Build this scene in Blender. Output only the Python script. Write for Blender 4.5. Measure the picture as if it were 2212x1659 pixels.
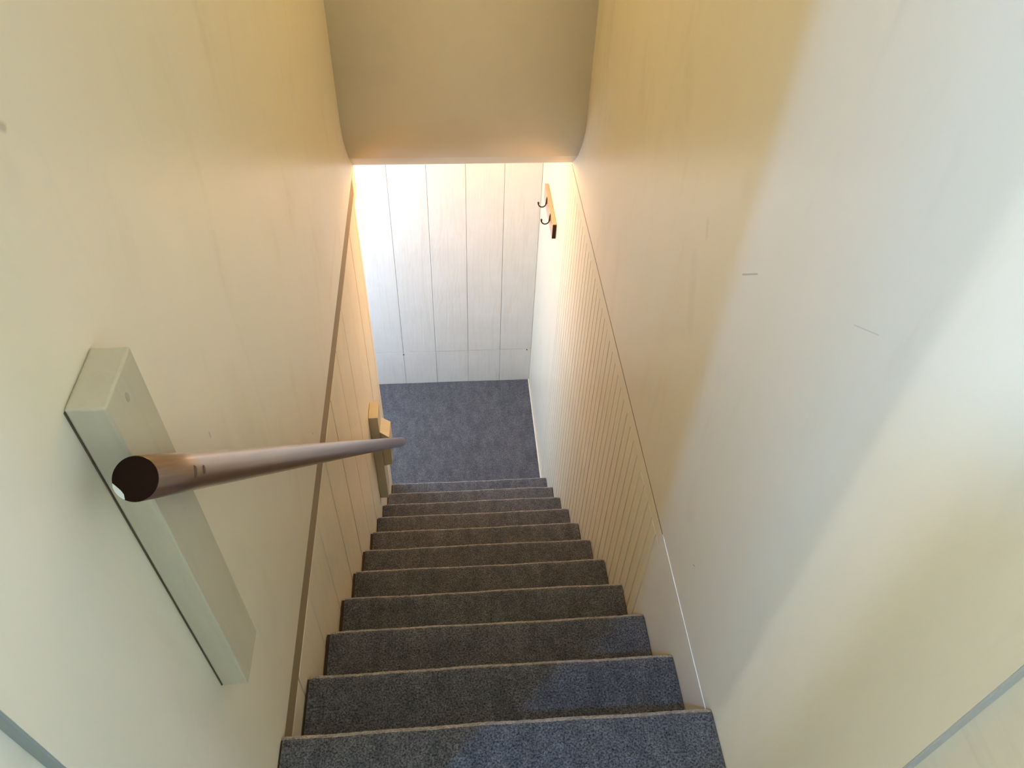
import bpy, bmesh, math, random
from mathutils import Vector, Matrix
random.seed(4)
S = bpy.context.scene
COL = S.collection
for o in list(bpy.data.objects):
    bpy.data.objects.remove(o)

# ------------------------------------------------------------------ camera
W = 0.890            # clear width of the stairwell
RUN, RISE = 0.2102, 0.2
N = 11               # nosings that show; landing is one rise below the last
ZL = -N * RISE       # landing floor
YF = 3.08            # far wall of the landing
CX, CY, CZ, PIT, YAW, ROL, FPX = 0.37146, -0.60740, 1.64232, 0.808323, 0.108771, 0.0448118, 1684.49
fw = Vector((math.sin(YAW) * math.cos(PIT), math.cos(YAW) * math.cos(PIT), -math.sin(PIT)))
ri = Vector((math.cos(YAW), -math.sin(YAW), 0))
up = ri.cross(fw)
r2 = ri * math.cos(ROL) + up * math.sin(ROL)
u2 = -ri * math.sin(ROL) + up * math.cos(ROL)
cam = bpy.data.cameras.new('camera')
camo = bpy.data.objects.new('camera', cam)
COL.objects.link(camo)
camo.matrix_world = Matrix(((r2.x, u2.x, -fw.x, CX), (r2.y, u2.y, -fw.y, CY), (r2.z, u2.z, -fw.z, CZ), (0, 0, 0, 1)))
cam.sensor_fit = 'HORIZONTAL'
cam.sensor_width = 36
cam.lens = FPX / 2212 * 36
cam.clip_start = 0.02
S.camera = camo

# ------------------------------------------------------------------ light
world = bpy.data.worlds.new('world')
S.world = world
world.use_nodes = True
world.node_tree.nodes['Background'].inputs[0].default_value = (0.75, 0.82, 0.9, 1)
world.node_tree.nodes['Background'].inputs[1].default_value = 0.05


def lamp(name, kind, loc, power, col, size=0.06, rot=None, sy=None):
    l = bpy.data.lights.new(name, kind)
    l.energy = power
    l.color = col
    if kind == 'AREA':
        l.shape = 'RECTANGLE'
        l.size = size
        l.size_y = sy or size
    else:
        l.shadow_soft_size = size
    o = bpy.data.objects.new(name, l)
    o.location = loc
    if rot:
        o.rotation_euler = rot
    COL.objects.link(o)
    return o


HALL = (0.50, 0.74, 1.0)
lamp('hall_lamp', 'POINT', (-0.38, -0.82, 1.75), 62.1, (0.159, 0.435, 1.0), 0.012)
lamp('hall_lamp', 'POINT', (-1.15, -0.963, 1.95), 37.2, (0.935, 0.968, 1.0), 0.02)
lamp('hall_lamp', 'POINT', (1.85, -0.75, 1.95), 26.4, (0.409, 0.614, 1.0), 0.06)
lamp('stairwell_fill', 'POINT', (0.45, 1.92, 2.2), 11.4, (1.0, 0.776, 0.329), 0.10)  # added warm fill that lifts the stairwell walls, no known fixture
lamp('landing_lamp', 'POINT', (0.45, 2.46, -0.115), 14.0, (1.0, 0.48, 0.114), 0.04)
lamp('landing_daylight', 'AREA', (-1.36, 2.68, -1.05), 26.4, (0.485, 0.667, 1.0), 0.62, (0, math.radians(-90), 0), 1.1)
lamp('landing_floor_fill', 'AREA', (-0.5, 2.55, -0.06), 14.08, (0.568, 0.75, 1.0), 0.5, (0, 0, 0), 0.5)  # added cool fill aimed down to brighten the landing carpet

S.view_settings.view_transform = 'Standard'
S.view_settings.look = 'None'
S.view_settings.gamma = 1
S.view_settings.use_curve_mapping = False
S.view_settings.exposure = 0.12
S.cycles.max_bounces = 10
S.cycles.diffuse_bounces = 8
S.cycles.use_denoising = True
S.cycles.sample_clamp_indirect = 6

# ------------------------------------------------------------------ materials


def mat(name, base, rough=0.5, spec=0.5):
    m = bpy.data.materials.new(name)
    m.use_nodes = True
    b = m.node_tree.nodes['Principled BSDF']
    b.inputs['Base Color'].default_value = (*base, 1)
    b.inputs['Roughness'].default_value = rough
    b.inputs['Specular IOR Level'].default_value = spec
    return m, m.node_tree.nodes, m.node_tree.links, b


def coords(n, l, scale=(1, 1, 1), rot=(0, 0, 0)):
    t = n.new('ShaderNodeTexCoord')
    mp = n.new('ShaderNodeMapping')
    mp.inputs['Scale'].default_value = scale
    mp.inputs['Rotation'].default_value = rot
    l.new(t.outputs['Object'], mp.inputs['Vector'])
    return mp.outputs['Vector']


def noise(n, l, vec, scale, detail=3, rough=0.5, dist=0):
    t = n.new('ShaderNodeTexNoise')
    t.inputs['Scale'].default_value = scale
    t.inputs['Detail'].default_value = detail
    t.inputs['Roughness'].default_value = rough
    t.inputs['Distortion'].default_value = dist
    l.new(vec, t.inputs['Vector'])
    return t.outputs['Fac']


def ramp(n, l, fac, stops):
    r = n.new('ShaderNodeValToRGB')
    e = r.color_ramp.elements
    while len(e) < len(stops):
        e.new(0.5)
    for k, (p, c) in enumerate(stops):
        e[k].position = p
        e[k].color = (*c, 1)
    l.new(fac, r.inputs['Fac'])
    return r.outputs['Color']


def mixc(n, l, fac, a, b, mode='MIX'):
    x = n.new('ShaderNodeMix')
    x.data_type = 'RGBA'
    x.blend_type = mode
    for s, v in ((0, fac), (6, a), (7, b)):
        if hasattr(v, 'links') or hasattr(v, 'node'):
            l.new(v, x.inputs[s])
        elif s == 0:
            x.inputs[0].default_value = v
        else:
            x.inputs[s].default_value = (*v, 1)
    return x.outputs[2]


def bump(n, l, b, h, strength, dist=0.002, prev=None):
    u = n.new('ShaderNodeBump')
    u.inputs['Strength'].default_value = strength
    u.inputs['Distance'].default_value = dist
    l.new(h, u.inputs['Height'])
    if prev:
        l.new(prev, u.inputs['Normal'])
    l.new(u.outputs['Normal'], b.inputs['Normal'])
    return u.outputs['Normal']


def dist_seg(n, l, vec, a, b, rad):
    """1 inside a thin worn streak between two points of the surface, else 0"""
    # capsule distance in node maths
    A, B = Vector(a), Vector(b)
    d = B - A
    L2 = d.dot(d)

    def vm(op, x, y):
        k = n.new('ShaderNodeVectorMath')
        k.operation = op
        for i, v in enumerate((x, y)):
            if hasattr(v, 'node'):
                l.new(v, k.inputs[i])
            else:
                k.inputs[i].default_value = v
        return k
    pa = vm('SUBTRACT', vec, tuple(A)).outputs[0]
    dt = vm('DOT_PRODUCT', pa, tuple(d)).outputs['Value']
    q = n.new('ShaderNodeMath')
    q.operation = 'DIVIDE'
    q.use_clamp = True
    l.new(dt, q.inputs[0])
    q.inputs[1].default_value = L2
    cm = n.new('ShaderNodeVectorMath')
    cm.operation = 'SCALE'
    cm.inputs[0].default_value = tuple(d)
    l.new(q.outputs[0], cm.inputs['Scale'])
    df = vm('SUBTRACT', pa, cm.outputs[0]).outputs[0]
    ln = n.new('ShaderNodeVectorMath')
    ln.operation = 'LENGTH'
    l.new(df, ln.inputs[0])
    mr = n.new('ShaderNodeMapRange')
    l.new(ln.outputs['Value'], mr.inputs['Value'])
    mr.inputs['From Min'].default_value = rad
    mr.inputs['From Max'].default_value = rad * 0.35
    return mr.outputs[0]


CREAM = (0.87, 0.80, 0.63)


def plaster(name, base=CREAM, rough=0.30, marks=()):
    m, n, l, b = mat(name, base, rough, 0.5)
    v = coords(n, l)
    mot = noise(n, l, v, 1.7, 3, 0.5)
    c = mixc(n, l, 1.0, base, ramp(n, l, mot, [(0.3, (0.965, 0.965, 0.96)), (0.7, (1, 1, 1))]), 'MULTIPLY')
    # grubby rubbed streaks, running mostly downwards
    vs = coords(n, l, (1, 3.2, 0.9))
    st = noise(n, l, vs, 3.0, 4, 0.55, 0.6)
    c = mixc(n, l, 1.0, c, ramp(n, l, st, [(0.0, (1, 1, 1)), (0.56, (1, 1, 1)), (0.78, (0.93, 0.925, 0.92))]), 'MULTIPLY')
    for a_, b_, r_, k_, col_ in marks:
        c = mixc(n, l, mulf(n, l, dist_seg(n, l, v, a_, b_, r_), k_), c, col_)
    l.new(c, b.inputs['Base Color'])
    nb = bump(n, l, b, noise(n, l, coords(n, l, (1, 2.6, 0.8)), 2.2, 2, 0.5), 0.35, 0.012)
    rr = n.new('ShaderNodeMapRange')
    l.new(st, rr.inputs['Value'])
    rr.inputs['To Min'].default_value = rough - 0.07
    rr.inputs['To Max'].default_value = rough + 0.12
    l.new(rr.outputs[0], b.inputs['Roughness'])
    return m


def mulf(n, l, s, k):
    q = n.new('ShaderNodeMath')
    q.operation = 'MULTIPLY'
    l.new(s, q.inputs[0])
    q.inputs[1].default_value = k
    return q.outputs[0]


def painted_wood(name, base, axis='z', rough=0.36, grain=0.5):
    m, n, l, b = mat(name, base, rough, 0.5)
    sc = {'z': (14, 14, 0.9), 'y': (14, 0.9, 14), 'x': (0.9, 14, 14)}[axis]
    v = coords(n, l, sc)
    g = noise(n, l, v, 3.0, 5, 0.6, 1.3)
    v2 = coords(n, l)
    d = noise(n, l, v2, 7.0, 3, 0.5)
    c = mixc(n, l, 1.0, base, ramp(n, l, d, [(0.3, (0.955, 0.95, 0.94)), (0.7, (1, 1, 1))]), 'MULTIPLY')
    c = mixc(n, l, 1.0, c, ramp(n, l, g, [(0.25, (0.93, 0.92, 0.9)), (0.5, (1, 1, 1))]), 'MULTIPLY')
    l.new(c, b.inputs['Base Color'])
    nb = bump(n, l, b, g, grain, 0.0018)
    w = n.new('ShaderNodeTexWave')
    w.wave_type = 'RINGS'
    w.rings_direction = 'Y' if axis == 'z' else 'X'
    w.inputs['Scale'].default_value = 9
    w.inputs['Distortion'].default_value = 14
    w.inputs['Detail'].default_value = 3
    w.inputs['Detail Scale'].default_value = 1.4
    l.new(coords(n, l, (1, 1, 0.28)), w.inputs['Vector'])
    bump(n, l, b, w.outputs['Fac'], grain * 0.25, 0.0012, nb)
    return m


def carpet(name, dark, light):
    m, n, l, b = mat(name, dark, 0.95, 0.08)
    v = coords(n, l)
    fine = noise(n, l, v, 230, 3, 0.75)
    mid = noise(n, l, v, 60, 3, 0.6)
    big = noise(n, l, coords(n, l, (2.2, 1, 1)), 11, 5, 0.7)
    c = ramp(n, l, fine, [(0.36, dark), (0.66, light)])
    c = mixc(n, l, 1.0, c, ramp(n, l, mid, [(0.3, (0.72, 0.72, 0.74)), (0.7, (1.2, 1.18, 1.16))]), 'MULTIPLY')
    c = mixc(n, l, 1.0, c, ramp(n, l, big, [(0.34, (0.68, 0.69, 0.72)), (0.64, (1.22, 1.21, 1.19))]), 'MULTIPLY')
    l.new(c, b.inputs['Base Color'])
    nb = bump(n, l, b, fine, 0.9, 0.004)
    bump(n, l, b, mid, 0.5, 0.006, nb)
    b.inputs['Sheen Weight'].default_value = 0.35
    b.inputs['Sheen Roughness'].default_value = 0.5
    return m


def varnish(name):
    m, n, l, b = mat(name, (0.3, 0.15, 0.08), 0.24, 0.5)
    v = coords(n, l, (16, 16, 0.8))
    g = noise(n, l, v, 4, 5, 0.65, 0.8)
    c = ramp(n, l, g, [(0.25, (0.08, 0.030, 0.013)), (0.55, (0.16, 0.07, 0.035)), (0.8, (0.28, 0.15, 0.09))])
    l.new(c, b.inputs['Base Color'])
    b.inputs['Coat Weight'].default_value = 1.0
    b.inputs['Coat IOR'].default_value = 1.75
    b.inputs['Coat Roughness'].default_value = 0.3
    bump(n, l, b, g, 0.15, 0.0008)
    return m


def pix(px, py, x=None, y=None, z=None):
    d = fw + r2 * ((px - 1106) / FPX) - u2 * ((py - 829.5) / FPX)
    o = Vector((CX, CY, CZ))
    k, val = (0, x) if x is not None else (1, y) if y is not None else (2, z)
    return o + d * ((val - o[k]) / d[k])


GREY = (0.33, 0.31, 0.28)
BR = (0.20, 0.16, 0.11)
marksR = [(pix(1604, 593, x=W), pix(1636, 592, x=W), 0.0022, 0.7, GREY),
          (pix(1845, 702, x=W), pix(1898, 724, x=W), 0.0012, 0.35, GREY),
          (pix(1529, 480, x=W), pix(1526, 512, x=W), 0.010, 0.16, GREY),
          (pix(1500, 560, x=W), pix(1490, 700, x=W), 0.030, 0.08, GREY),
          (pix(1497, 1220, x=W), pix(1501, 1223, x=W), 0.0022, 0.5, BR)]
marksL = [(pix(0, 272, x=0), pix(8, 275, x=0), 0.006, 0.4, BR),
          (pix(452, 935, x=0), pix(455, 944, x=0), 0.0028, 0.45, BR),
          (pix(401, 1110, x=0), pix(404, 1119, x=0), 0.0022, 0.4, BR),
          (pix(377, 1066, x=0), pix(379, 1071, x=0), 0.0025, 0.6, BR),
          (pix(675, 935, x=0), pix(677, 938, x=0), 0.002, 0.6, BR),
          (pix(725, 500, x=0), pix(712, 640, x=0), 0.020, 0.10, GREY)]
M_WL = plaster('cream wall paint left', marks=marksL)
M_WR = plaster('cream wall paint right', marks=marksR)
M_HEAD = plaster('cream header paint', rough=0.45)
M_CEIL = plaster('white ceiling paint', (0.82, 0.80, 0.74), 0.6)
M_PL = painted_wood('cream painted planks', (0.86, 0.79, 0.62), 'z', 0.42, 0.75)
M_PR = painted_wood('cream painted slats', (0.87, 0.80, 0.62), 'z', 0.38, 0.12)
M_PF = painted_wood('white painted planks', (0.79, 0.785, 0.74), 'z', 0.4, 0.55)
M_POST = painted_wood('cream painted post', (0.58, 0.53, 0.39), 'z', 0.45, 0.35)
M_TRIM = painted_wood('cream trim', (0.84, 0.76, 0.60), 'y', 0.4, 0.2)
M_BATTEN = painted_wood('tan batten', (0.31, 0.24, 0.145), 'y', 0.6, 0.3)
M_GAP = mat('dark joint', (0.12, 0.09, 0.055), 0.8, 0.2)[0]
M_CARP = carpet('grey carpet', (0.013, 0.014, 0.017), (0.19, 0.20, 0.228))
M_LIT_RIM = carpet('grey carpet lit rim', (0.16, 0.15, 0.14), (0.46, 0.43, 0.40))  # lighter nosing rims, the light they catch painted into the carpet colour
M_RISER = mat('brown stair wood', (0.05, 0.028, 0.014), 0.6, 0.3)[0]
M_RAIL = varnish('varnished brown rail')
M_HOLE = mat('filled screw hole', (0.10, 0.075, 0.05), 0.6, 0.3)[0]
M_END = mat('dark brown end grain', (0.018, 0.007, 0.003), 0.8, 0.08)[0]
M_WHITE = mat('dab of white paint', (0.72, 0.72, 0.60), 0.5, 0.4)[0]
M_IRON = mat('dark bronze metal', (0.06, 0.035, 0.025), 0.35, 0.5)[0]
M_IRON.node_tree.nodes['Principled BSDF'].inputs['Metallic'].default_value = 0.7
M_BOARD = varnish('orange pine board')
for e, c in zip([x for x in M_BOARD.node_tree.nodes if x.type == 'VALTORGB'][0].color_ramp.elements,
                ((0.62, 0.25, 0.11), (0.72, 0.32, 0.15), (0.78, 0.38, 0.19))):
    e.color = (*c, 1)
M_DKEND = mat('dark board end', (0.035, 0.018, 0.008), 0.7, 0.2)[0]

# ------------------------------------------------------------------ helpers


def link(name, bm, m, parent=None, smooth=False, loc=None):
    me = bpy.data.meshes.new(name)
    bmesh.ops.recalc_face_normals(bm, faces=bm.faces)
    bm.to_mesh(me)
    bm.free()
    for mm in (m if isinstance(m, (list, tuple)) else [m]):
        me.materials.append(mm)
    if smooth:
        for p in me.polygons:
            p.use_smooth = True
    o = bpy.data.objects.new(name, me)
    COL.objects.link(o)
    if parent:
        o.parent = parent
    if loc:
        o.location = loc
    return o


def box(bm, a, b, bev=0.0, seg=2):
    vs = [bm.verts.new((x, y, z)) for x in (a[0], b[0]) for y in (a[1], b[1]) for z in (a[2], b[2])]
    fs = [(0, 1, 3, 2), (4, 6, 7, 5), (0, 4, 5, 1), (2, 3, 7, 6), (0, 2, 6, 4), (1, 5, 7, 3)]
    faces = [bm.faces.new([vs[i] for i in f]) for f in fs]
    if bev:
        ed = list({e for f in faces for e in f.edges})
        bmesh.ops.bevel(bm, geom=ed, offset=bev, segments=seg, profile=0.5, affect='EDGES')


def bx(name, a, b, m, parent=None, bev=0.0, seg=2):
    bm = bmesh.new()
    box(bm, a, b, bev, seg)
    return link(name, bm, m, parent)


def structure(o):
    o['kind'] = 'structure'
    return o


def thing(name, label, cat, loc=(0, 0, 0)):
    o = bpy.data.objects.new(name, None)
    COL.objects.link(o)
    o.location = loc
    o['label'] = label
    o['category'] = cat
    return o


def extrude_x(name, prof, x0, x1, m, parent=None, nx=1, smooth=False):
    bm = bmesh.new()
    rows = []
    for k in range(nx + 1):
        x = x0 + (x1 - x0) * k / nx
        rows.append([bm.verts.new((x, y, z)) for y, z in prof])
    for k in range(nx):
        for i in range(len(prof)):
            j = (i + 1) % len(prof)
            bm.faces.new((rows[k][i], rows[k][j], rows[k + 1][j], rows[k + 1][i]))
    bm.faces.new(rows[0])
    bm.faces.new(rows[-1][::-1])
    return link(name, bm, m, parent, smooth)


YD = -0.335          # stair face of the doorway behind
YH = -0.445          # hall face of the doorway
HT = 2.4
# ------------------------------------------------------------------ hall behind the camera (structure)
structure(bx('floor_hall', (-1.7, -2.2, -0.12), (2.1, YD, 0), M_CARP))
structure(bx('ceiling_hall', (-1.8, -2.3, HT), (2.2, 2.5, HT + 0.1), M_CEIL))
structure(bx('wall_hall_back', (-1.7, -2.3, 0), (2.1, -2.2, HT), M_WL))
structure(bx('added_shadow_screen', (-0.56, -2.2, 0), (-0.46, -0.735, 1.72), M_WL))  # added unseen screen, shaped to cast a shadow on the right wall
structure(bx('added_shadow_pier', (-0.25, -1.5, 0), (-0.20, -0.745, 1.67), M_WL))  # second added blocker, keeps the nearest hall lamp off the lower right wall
structure(bx('wall_hall_left', (-1.8, -2.3, 0), (-1.7, YD, HT), M_WL))
structure(bx('wall_hall_right', (2.1, -2.3, 0), (2.2, YD, HT), M_WL))
structure(bx('wall_hall_front', (-1.7, YH, 0), (-0.11, YD, HT), M_WL))
structure(bx('wall_hall_front_right', (W + 0.11, YH, 0), (2.1, YD, HT), M_WL))
# door linings: set 1 cm back from the stairwell walls
d1 = structure(bx('door_1', (-0.11, YH, 0), (-0.013, YD, HT), M_TRIM, bev=0.002))
d2 = structure(bx('door_2', (W + 0.010, YH, 0), (W + 0.11, YD, HT), M_TRIM, bev=0.002))

M_SHADE_STRIP = mat('grey painted shade', (0.30, 0.33, 0.31), 0.6, 0.3)[0]  # grey strips put the shade of the drywall ends into colour
bx('shade_strip', (-0.0125, YD - 0.003, 0), (-0.0006, YD - 0.0002, HT), M_SHADE_STRIP, d1)
bx('shade_strip', (W + 0.0006, YD - 0.003, 0), (W + 0.0098, YD - 0.0002, HT), mat('light grey painted shade', (0.5, 0.51, 0.5), 0.6, 0.3)[0], d2)
# ------------------------------------------------------------------ stairwell walls
wl = structure(bx('wall_left', (-0.11, YD, -0.035), (0, 2.24, HT), M_WL))
wr = structure(bx('wall_right', (W, YD, -0.045), (W + 0.11, 2.24, HT), M_WR))
structure(bx('wall_right_lower', (W, YD, ZL - 0.1), (W + 0.11, 0.452, -0.0485), M_WR))

# left: tan batten leaning back under the plaster, then planks
backL = structure(bx('wall_left_lower', (-0.11, YD, ZL - 0.1), (-0.019, 1.868, -0.0365), M_GAP))
bm = bmesh.new()
ZB0, ZB1 = -0.036, -0.112
vs = []
for y in (YD, 2.135):
    vs.append([bm.verts.new(p) for p in ((-0.019, y, ZB1), (-0.0012, y, ZB1), (-0.0030, y, ZB0), (-0.019, y, ZB0))])
for i in range(4):
    j = (i + 1) % 4
    bm.faces.new((vs[0][i], vs[0][j], vs[1][j], vs[1][i]))
bm.faces.new(vs[0])
bm.faces.new(vs[1][::-1])
link('batten', bm, M_BATTEN, backL)
gy = [YD, -0.05, 0.162] + [0.375 + 0.2135 * k for k in range(9)] + [2.135]
for i in range(len(gy) - 1):
    p = random.uniform(-0.0012, 0.0008)
    y1 = gy[i + 1] - (0.0022 if i < len(gy) - 2 else 0)
    if i == len(gy) - 2:
        bx('plank', (-0.11, gy[i] + 0.0022, ZL - 0.02), (0.0, y1, ZB1 - 0.002), M_PL, backL, 0.002, 1)
    else:
        bx('plank', (-0.019, gy[i] + 0.0022, ZL - 0.02), (0.0 + p, y1, ZB1 - 0.002), M_PL, backL, 0.0028, 2)
bx('plank', (-0.11, 2.1355, ZB1 - 0.05), (0.0, 2.2385, -0.0365), M_PL, backL, 0.002, 1)

# right: flat top rail with narrow slats under it
backR = structure(bx('panelling_right', (W + 0.0085, 0.455, ZL - 0.1), (W + 0.11, 2.24, -0.054), M_GAP))
backR.name = 'wall_right_panelling'
bx('top_rail', (W + 0.0005, 0.455, -0.108), (W + 0.0085, 2.24, -0.056), M_PR, backR, 0.001, 1)
P = 0.0535
y = 0.489
bx('slat', (W + 0.0005, 0.455, ZL), (W + 0.0085, y - 0.0022, -0.1085), M_PR, backR, 0.001, 1)
first = None
k = 0
while y + P < 2.26:
    a = y + 0.0022
    b = min(y + P - 0.0022, 2.24)
    if first is None:
        bm = bmesh.new()
        box(bm, (0.0005, 0, ZL), (0.0085, P - 0.0044, -0.1085), 0.0018, 1)
        first = link('slat', bm, M_PR, backR, loc=(W, a, 0))
    else:
        o = bpy.data.objects.new('slat', first.data)
        COL.objects.link(o)
        o.parent = backR
        o.location = (W + random.uniform(0, 0.0006), a, 0)
    y += P
    k += 1
bx('joint', (W + 0.0008, 0.452, -0.0555), (W + 0.02, 2.24, -0.0455), M_BATTEN, backR)
# thin rounded strip on the upper plaster joint, white to paint in its highlight
bx('bead_highlight', (W - 0.0015, -0.02, -0.0505), (W + 0.004, 0.44, -0.0435), mat('painted white highlight', (0.9, 0.92, 0.9), 0.25)[0], wr, 0.0018, 2)

# header: plaster wall over the stairs, rounding into a short sloping soffit
prof = [(2.32, HT)]
for yy, zz in ((2.045, HT), (2.035, 0.7), (2.018, 0.26)):
    prof.append((yy, zz))
for k in range(1, 9):
    a = k / 8
    prof.append((2.018 + 0.045 * a * a + 0.012 * a, 0.26 - 0.14 * a))
prof += [(2.13, 0.050), (2.19, -0.003), (2.236, -0.041), (2.32, -0.041)]
hd = extrude_x('wall_header', prof, 0.0, W, M_HEAD)
structure(hd)
for p in hd.data.polygons:
    if len(p.vertices) == 4 and abs(p.normal.z) < 0.85 and p.center.y < 2.15:
        p.use_smooth = True

# ------------------------------------------------------------------ landing at the foot
XL = -1.42
structure(bx('ceiling', (XL, 2.32, -0.041), (W + 0.11, YF + 0.1, 0.06), M_CEIL))
structure(bx('ceiling_left', (XL, 2.14, -0.041), (-0.1115, 2.32, 0.06), M_CEIL))
structure(bx('ceiling_strip', (-0.1114, 2.2405, -0.041), (-0.0005, 2.32, 0.06), M_CEIL))
structure(bx('wall_landing_right', (W, 2.2405, ZL - 0.1), (W + 0.11, YF + 0.1, -0.041), M_WR))
structure(bx('wall_landing_front', (XL, 2.04, ZL - 0.1), (-0.1105, 2.14, -0.041), M_PF))
# left wall of the landing with a window opening
bm = bmesh.new()
wy0, wy1, wz0, wz1 = 2.34, 2.98, -1.62, -0.48
box(bm, (XL - 0.1, 2.04, ZL - 0.1), (XL, wy0, -0.041))
box(bm, (XL - 0.1, wy1, ZL - 0.1), (XL, YF + 0.1, -0.041))
box(bm, (XL - 0.1, wy0, ZL - 0.1), (XL, wy1, wz0))
box(bm, (XL - 0.1, wy0, wz1), (XL, wy1, -0.041))
structure(link('wall_landing_left', bm, M_PF))
bm = bmesh.new()
for a, b in (((wy0, wz0), (wy0 + 0.03, wz1)), ((wy1 - 0.03, wz0), (wy1, wz1)), ((wy0, wz0), (wy1, wz0 + 0.03)), ((wy0, wz1 - 0.03), (wy1, wz1)), ((wy0, (wz0 + wz1) / 2 - 0.012), (wy1, (wz0 + wz1) / 2 + 0.012))):
    box(bm, (XL - 0.07, a[0], a[1]), (XL - 0.03, b[0], b[1]))
structure(link('window_1', bm, M_PF))

# far wall: planks cut by one level joint low down
wf = structure(bx('wall_far', (XL, YF + 0.0115, ZL - 0.1), (W, YF + 0.1, -0.041), mat('grey joint', (0.42, 0.40, 0.35), 0.8, 0.2)[0]))  # backing in a lighter joint colour, showing between the planks
xs = [W]
g = 0.685
while g > XL:
    xs.append(g)
    g -= 0.21
xs.append(XL)
for i in range(len(xs) - 1):
    a, b = xs[i + 1] + 0.0008, xs[i] - 0.0008
    p = random.uniform(0, 0.0012)
    bx('plank', (a, YF - p, -1.908), (b, YF + 0.0115, -0.0415), M_PF, wf, 0.0022, 1)
    bx('plank', (a, YF + p, ZL), (b, YF + 0.0115, -1.9092), M_PF, wf, 0.0010, 1)
for px, py in ((872, 766), (1138, 755)):
    q = pix(px, py, y=YF)
    bm = bmesh.new()
    bmesh.ops.create_cone(bm, cap_ends=True, segments=10, radius1=0.005, radius2=0.004, depth=0.002,
                          matrix=Matrix.Translation((q.x, YF - 0.002, q.z)) @ Matrix.Rotation(math.pi / 2, 4, 'X'))
    link('nail_hole', bm, M_GAP, wf)

structure(bx('floor', (XL, 2.04, ZL - 0.1), (W - 0.008, YF, ZL), M_CARP))
structure(bx('baseboard_right', (W - 0.009, 2.13, ZL - 0.02), (W - 0.0005, YF - 0.002, ZL + 0.012), M_TRIM, bev=0.003))

# ------------------------------------------------------------------ staircase
st = thing('staircase', 'steep straight staircase with grey carpeted steps going down between cream walls', 'staircase')


def step_mesh(i, rng):
    """carpeted tread with a rounded nose, wavy by a millimetre or two"""
    zt = -i * RISE
    y0 = (i - 1) * RUN - 0.03
    if i == 0:
        y0 = YD
    y1 = i * RUN
    R = 0.019
    prof = []
    ny = 12
    for k in range(ny):
        prof.append((y0 + (y1 - R - y0) * k / ny, zt))
    for k in range(9):
        a = math.pi / 2 - math.pi * k / 8 * 1.0
        prof.append((y1 - R + R * math.cos(a), zt - R + R * math.sin(a)))
    prof += [(y1 - 0.030, zt - 2 * R - 0.004), (y1 - 0.040, zt - RISE + 0.001), (y1 - 0.05, zt - RISE + 0.001),
             (y1 - 0.05, zt - 2 * R - 0.012), (y0, zt - 2 * R - 0.012)]
    bm = bmesh.new()
    x0, x1, nx = 0.003 + rng.uniform(0, 0.004), W - 0.0008 - rng.uniform(0, 0.0015), 150
    if 2 <= i <= 6:
        x0 += 0.004
    ph = rng.uniform(0, 6)
    rows = []
    for k in range(nx + 1):
        x = x0 + (x1 - x0) * k / nx
        ex = min(k, nx - k) / nx
        droop = 0.003 * math.exp(-ex * 90)
        row = []
        for q, (yy, zz) in enumerate(prof):
            w_ = 0.0012 * math.sin(x * 9 + ph) + 0.0006 * math.sin(x * 31 + 2 * ph)
            fz = rng.uniform(-0.0007, 0.0007) if 8 < q < 22 else 0
            fy = rng.uniform(-0.0006, 0.0006) if ny <= q < 22 else 0
            row.append(bm.verts.new((x, yy + (w_ if q >= ny - 2 and q < 23 else 0) + fy, zz - (droop if q < ny + 5 else 0) + fz)))
        rows.append(row)
    P_ = len(prof)
    for k in range(nx):
        for q in range(P_):
            j = (q + 1) % P_
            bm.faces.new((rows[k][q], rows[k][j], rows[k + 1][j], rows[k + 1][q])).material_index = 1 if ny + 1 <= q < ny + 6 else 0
    bm.faces.new(rows[0])
    bm.faces.new(rows[-1][::-1])
    return bm


rng = random.Random(7)
for i in range(N):
    s = link('step', step_mesh(i, rng), (M_CARP, M_LIT_RIM), st, True)
    yb = (i - 1) * RUN - 0.03 if i else YD
    zt = -i * RISE
    bx('wooden_tread', (0.0012, yb + 0.045 if i else YD, zt - 0.024), (W - 0.001, i * RUN - 0.012, zt - 0.006), M_RISER, s)

# ------------------------------------------------------------------ handrail
hr = thing('handrail', 'round varnished brown handrail on two cream wooden blocks screwed to the left wall', 'handrail')
r_ = 0.0225
A = Vector((0.0635, -0.131, 1.026))
B = Vector((0.1035, 1.905, -1.395))
dv = (B - A).normalized()
L = (B - A).length
bm = bmesh.new()
seg = 40
rings = [(0.0, r_ - 0.0015), (0.0016, r_)] + [(L * k / 24, r_) for k in range(1, 24)]
for k in range(1, 8):
    a = math.pi / 2 * k / 8
    rings.append((L - 0.014 + 0.014 * math.sin(a), r_ * math.cos(a) ** 0.6))
R0 = [[bm.verts.new((math.cos(2 * math.pi * j / seg) * rr, math.sin(2 * math.pi * j / seg) * rr, t)) for j in range(seg)] for t, rr in rings]
for k in range(len(R0) - 1):
    for j in range(seg):
        bm.faces.new((R0[k][j], R0[k][(j + 1) % seg], R0[k + 1][(j + 1) % seg], R0[k + 1][j])).smooth = True
bm.faces.new(R0[-1])
bm.faces.new(R0[0][::-1]).material_index = 0
rail = link('rail', bm, M_RAIL, hr)
rail.rotation_mode = 'QUATERNION'
rail.rotation_quaternion = dv.to_track_quat('Z', 'Y')
rail.location = A
RM = Matrix.Translation(A) @ dv.to_track_quat('Z', 'Y').to_matrix().to_4x4()
# dark sawn end, a hair proud of the wood
bm = bmesh.new()
bmesh.ops.create_cone(bm, cap_ends=True, segments=40, radius1=r_ - 0.0012, radius2=r_ - 0.0004, depth=0.0012,
                      matrix=RM @ Matrix.Translation((0, 0, -0.0002)))
link('sawn_end', bm, M_END, hr)['label'] = 'dark brown sawn end of the rail'


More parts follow.
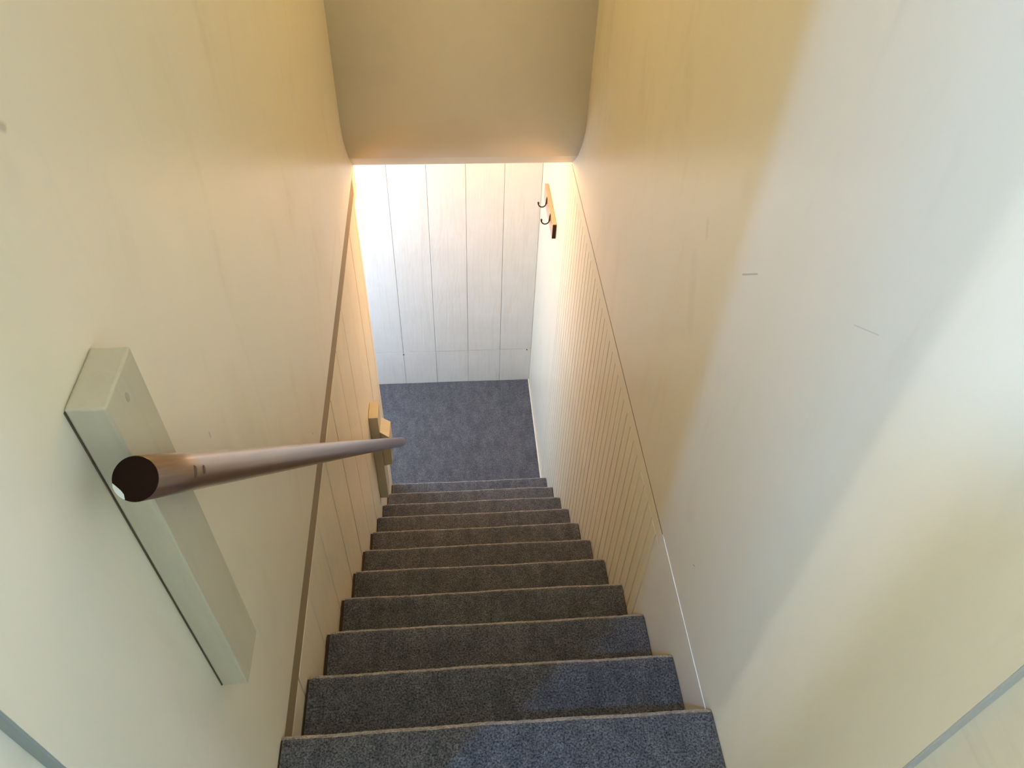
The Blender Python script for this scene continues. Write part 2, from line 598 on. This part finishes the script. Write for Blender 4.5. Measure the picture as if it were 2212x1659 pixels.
def rail_local(px, py, rad):
    """point of the rail surface seen at a pixel, in the rail's own frame"""
    o = Vector((CX, CY, CZ))
    d = fw + r2 * ((px - 1106) / FPX) - u2 * ((py - 829.5) / FPX)
    Mi = RM.inverted()
    o2, d2 = Mi @ o, Mi.to_3x3() @ d
    a = d2.x ** 2 + d2.y ** 2
    b = 2 * (o2.x * d2.x + o2.y * d2.y)
    c = o2.x ** 2 + o2.y ** 2 - rad ** 2
    D = b * b - 4 * a * c
    if D < 0:
        return None
    return o2 + d2 * ((-b - math.sqrt(D)) / 2 / a)


for px, py, rr in ((422, 1018, 0.0042), (441, 1014, 0.0033)):
    q = rail_local(px, py, r_)
    if q is None:
        continue
    nrm = RM.to_3x3() @ Vector((q.x, q.y, 0)).normalized()
    w = RM @ q
    bm = bmesh.new()
    bmesh.ops.create_cone(bm, cap_ends=True, segments=12, radius1=rr, radius2=rr * 0.8, depth=0.0012,
                          matrix=Matrix.Translation(w - nrm * 0.0002) @ nrm.to_track_quat('Z', 'Y').to_matrix().to_4x4() @ Matrix.Diagonal((1, 1, 1, 1)))
    # holes are wider around the rail than along it
    for v in bm.verts:
        e_ = v.co - w
        v.co = w + e_ + (e_ - dv * e_.dot(dv)) * 0.75
    link('screw_hole', bm, M_HOLE, hr)['label'] = 'dark screw hole in the rail'
# dab of paint on the lower left of the end: small ragged lens
bm = bmesh.new()
o = Vector((CX, CY, CZ))
dab = []
for px, py in ((243, 1044), (247, 1047), (255, 1054), (262, 1060), (268, 1068), (270, 1078), (268, 1082), (259, 1079), (252, 1073), (245, 1064), (242, 1054)):
    d = fw + r2 * ((px - 1106) / FPX) - u2 * ((py - 829.5) / FPX)
    t = (A - dv * 0.0011 - o).dot(dv) / d.dot(dv)
    w = o + d * t
    v = w - A
    v -= dv * v.dot(dv)
    if v.length > r_ - 0.001:
        v *= (r_ - 0.001) / v.length
    dab.append(A - dv * 0.0012 + v)
vt = [bm.verts.new(p) for p in dab]
f = bm.faces.new(vt)
ex = bmesh.ops.extrude_face_region(bm, geom=[f])
for v in [g_ for g_ in ex['geom'] if isinstance(g_, bmesh.types.BMVert)]:
    v.co -= dv * 0.0008
link('paint_dab', bm, M_WHITE, hr)['label'] = 'dab of cream paint on the dark rail end'

# near post, far post, spacer block
bx('post', (0.0008, -0.084, 0.438), (0.0405, 0.003, 1.076), M_POST, hr, 0.0028, 3)
bx('post_gap', (0.0002, -0.0848, 0.44), (0.0015, 0.002, 1.072), M_GAP, hr)
q = pix(275, 858, x=0.0405)
bm = bmesh.new()
bmesh.ops.create_cone(bm, cap_ends=True, segments=14, radius1=0.0042, radius2=0.0034, depth=0.0012,
                      matrix=Matrix.Translation((0.0406, q.y, q.z)) @ Matrix.Rotation(math.pi / 2, 4, 'Y') @ Matrix.Diagonal((1.7, 1, 1, 1)))
link('screw_head', bm, mat('painted screw', (0.42, 0.39, 0.29), 0.5)[0], hr)
bx('post', (0.0008, 1.643, -1.50), (0.0405, 1.738, -0.912), M_POST, hr, 0.002, 2)
bm = bmesh.new()
v8 = [bm.verts.new(p) for p in ((0.0405, 1.648, -1.255), (0.0805, 1.632, -1.225), (0.0805, 1.745, -1.235), (0.0405, 1.750, -1.26),
                                (0.0405, 1.645, -1.010), (0.0805, 1.627, -1.026), (0.0805, 1.755, -1.066), (0.0405, 1.752, -1.030))]
for f in ((0, 3, 2, 1), (4, 5, 6, 7), (0, 1, 5, 4), (1, 2, 6, 5), (2, 3, 7, 6), (3, 0, 4, 7)):
    bm.faces.new([v8[i] for i in f])
bmesh.ops.bevel(bm, geom=list(bm.edges), offset=0.0015, segments=1, affect='EDGES')
link('spacer_block', bm, M_POST, hr)

# ------------------------------------------------------------------ coat rack
cr = thing('coat_rack', 'short orange wooden coat rack with two dark hooks on the right wall', 'coat rack', (W, 2.66, -0.56))
off = Vector((W, 2.66, -0.56))


def loc_bx(name, a, b, m, bev):
    bm = bmesh.new()
    box(bm, Vector(a) - off, Vector(b) - off, bev, 2)
    return link(name, bm, m, cr)


loc_bx('board', (W - 0.0195, 2.486, -0.603), (W - 0.0005, 2.845, -0.519), M_BOARD, 0.002)
loc_bx('board_end', (W - 0.0188, 2.4835, -0.600), (W - 0.002, 2.4875, -0.522), M_DKEND, 0.001)['label'] = 'dark unfinished end of the board'


def tube(name, pts, rad, m, parent, seg=10):
    bm = bmesh.new()
    prev = None
    rings = []
    for i, p in enumerate(pts):
        t = (pts[min(i + 1, len(pts) - 1)] - pts[max(i - 1, 0)]).normalized()
        qd = t.to_track_quat('Z', 'Y')
        rr = rad if not callable(rad) else rad(i / (len(pts) - 1))
        # frame: hooks lie in a plane of constant y
        s1 = Vector((0, 1, 0))
        s2 = t.cross(s1).normalized()
        rings.append([bm.verts.new(p + s1 * rr * math.cos(2 * math.pi * j / seg) + s2 * rr * math.sin(2 * math.pi * j / seg)) for j in range(seg)])
    for k in range(len(rings) - 1):
        for j in range(seg):
            bm.faces.new((rings[k][j], rings[k][(j + 1) % seg], rings[k + 1][(j + 1) % seg], rings[k + 1][j]))
    bm.faces.new(rings[0])
    bm.faces.new(rings[-1][::-1])
    return link(name, bm, m, parent, True)


def hook_pts(yc, zc):
    p = []
    x0 = W - 0.022
    p.append(Vector((x0, yc, zc + 0.030)))
    p.append(Vector((x0 - 0.001, yc, zc + 0.008)))
    for k in range(13):
        a = math.pi * k / 12
        p.append(Vector((x0 - 0.021 + 0.019 * math.cos(a), yc, zc - 0.020 * math.sin(a))))
    p.append(Vector((x0 - 0.041, yc, zc + 0.008)))
    return [v - off for v in p]


for yc, zc in ((2.725, -0.560), (2.578, -0.560)):
    h = tube('hook', hook_pts(yc, zc), lambda t: 0.0033 if t < 0.9 else 0.0048, M_IRON, cr)
    bm = bmesh.new()
    box(bm, (W - 0.0225 - off.x, yc - 0.007 - off.y, zc + 0.002 - off.z), (W - 0.0193 - off.x, yc + 0.007 - off.y, zc + 0.036 - off.z), 0.001, 2)
    link('hook_plate', bm, M_IRON, h)
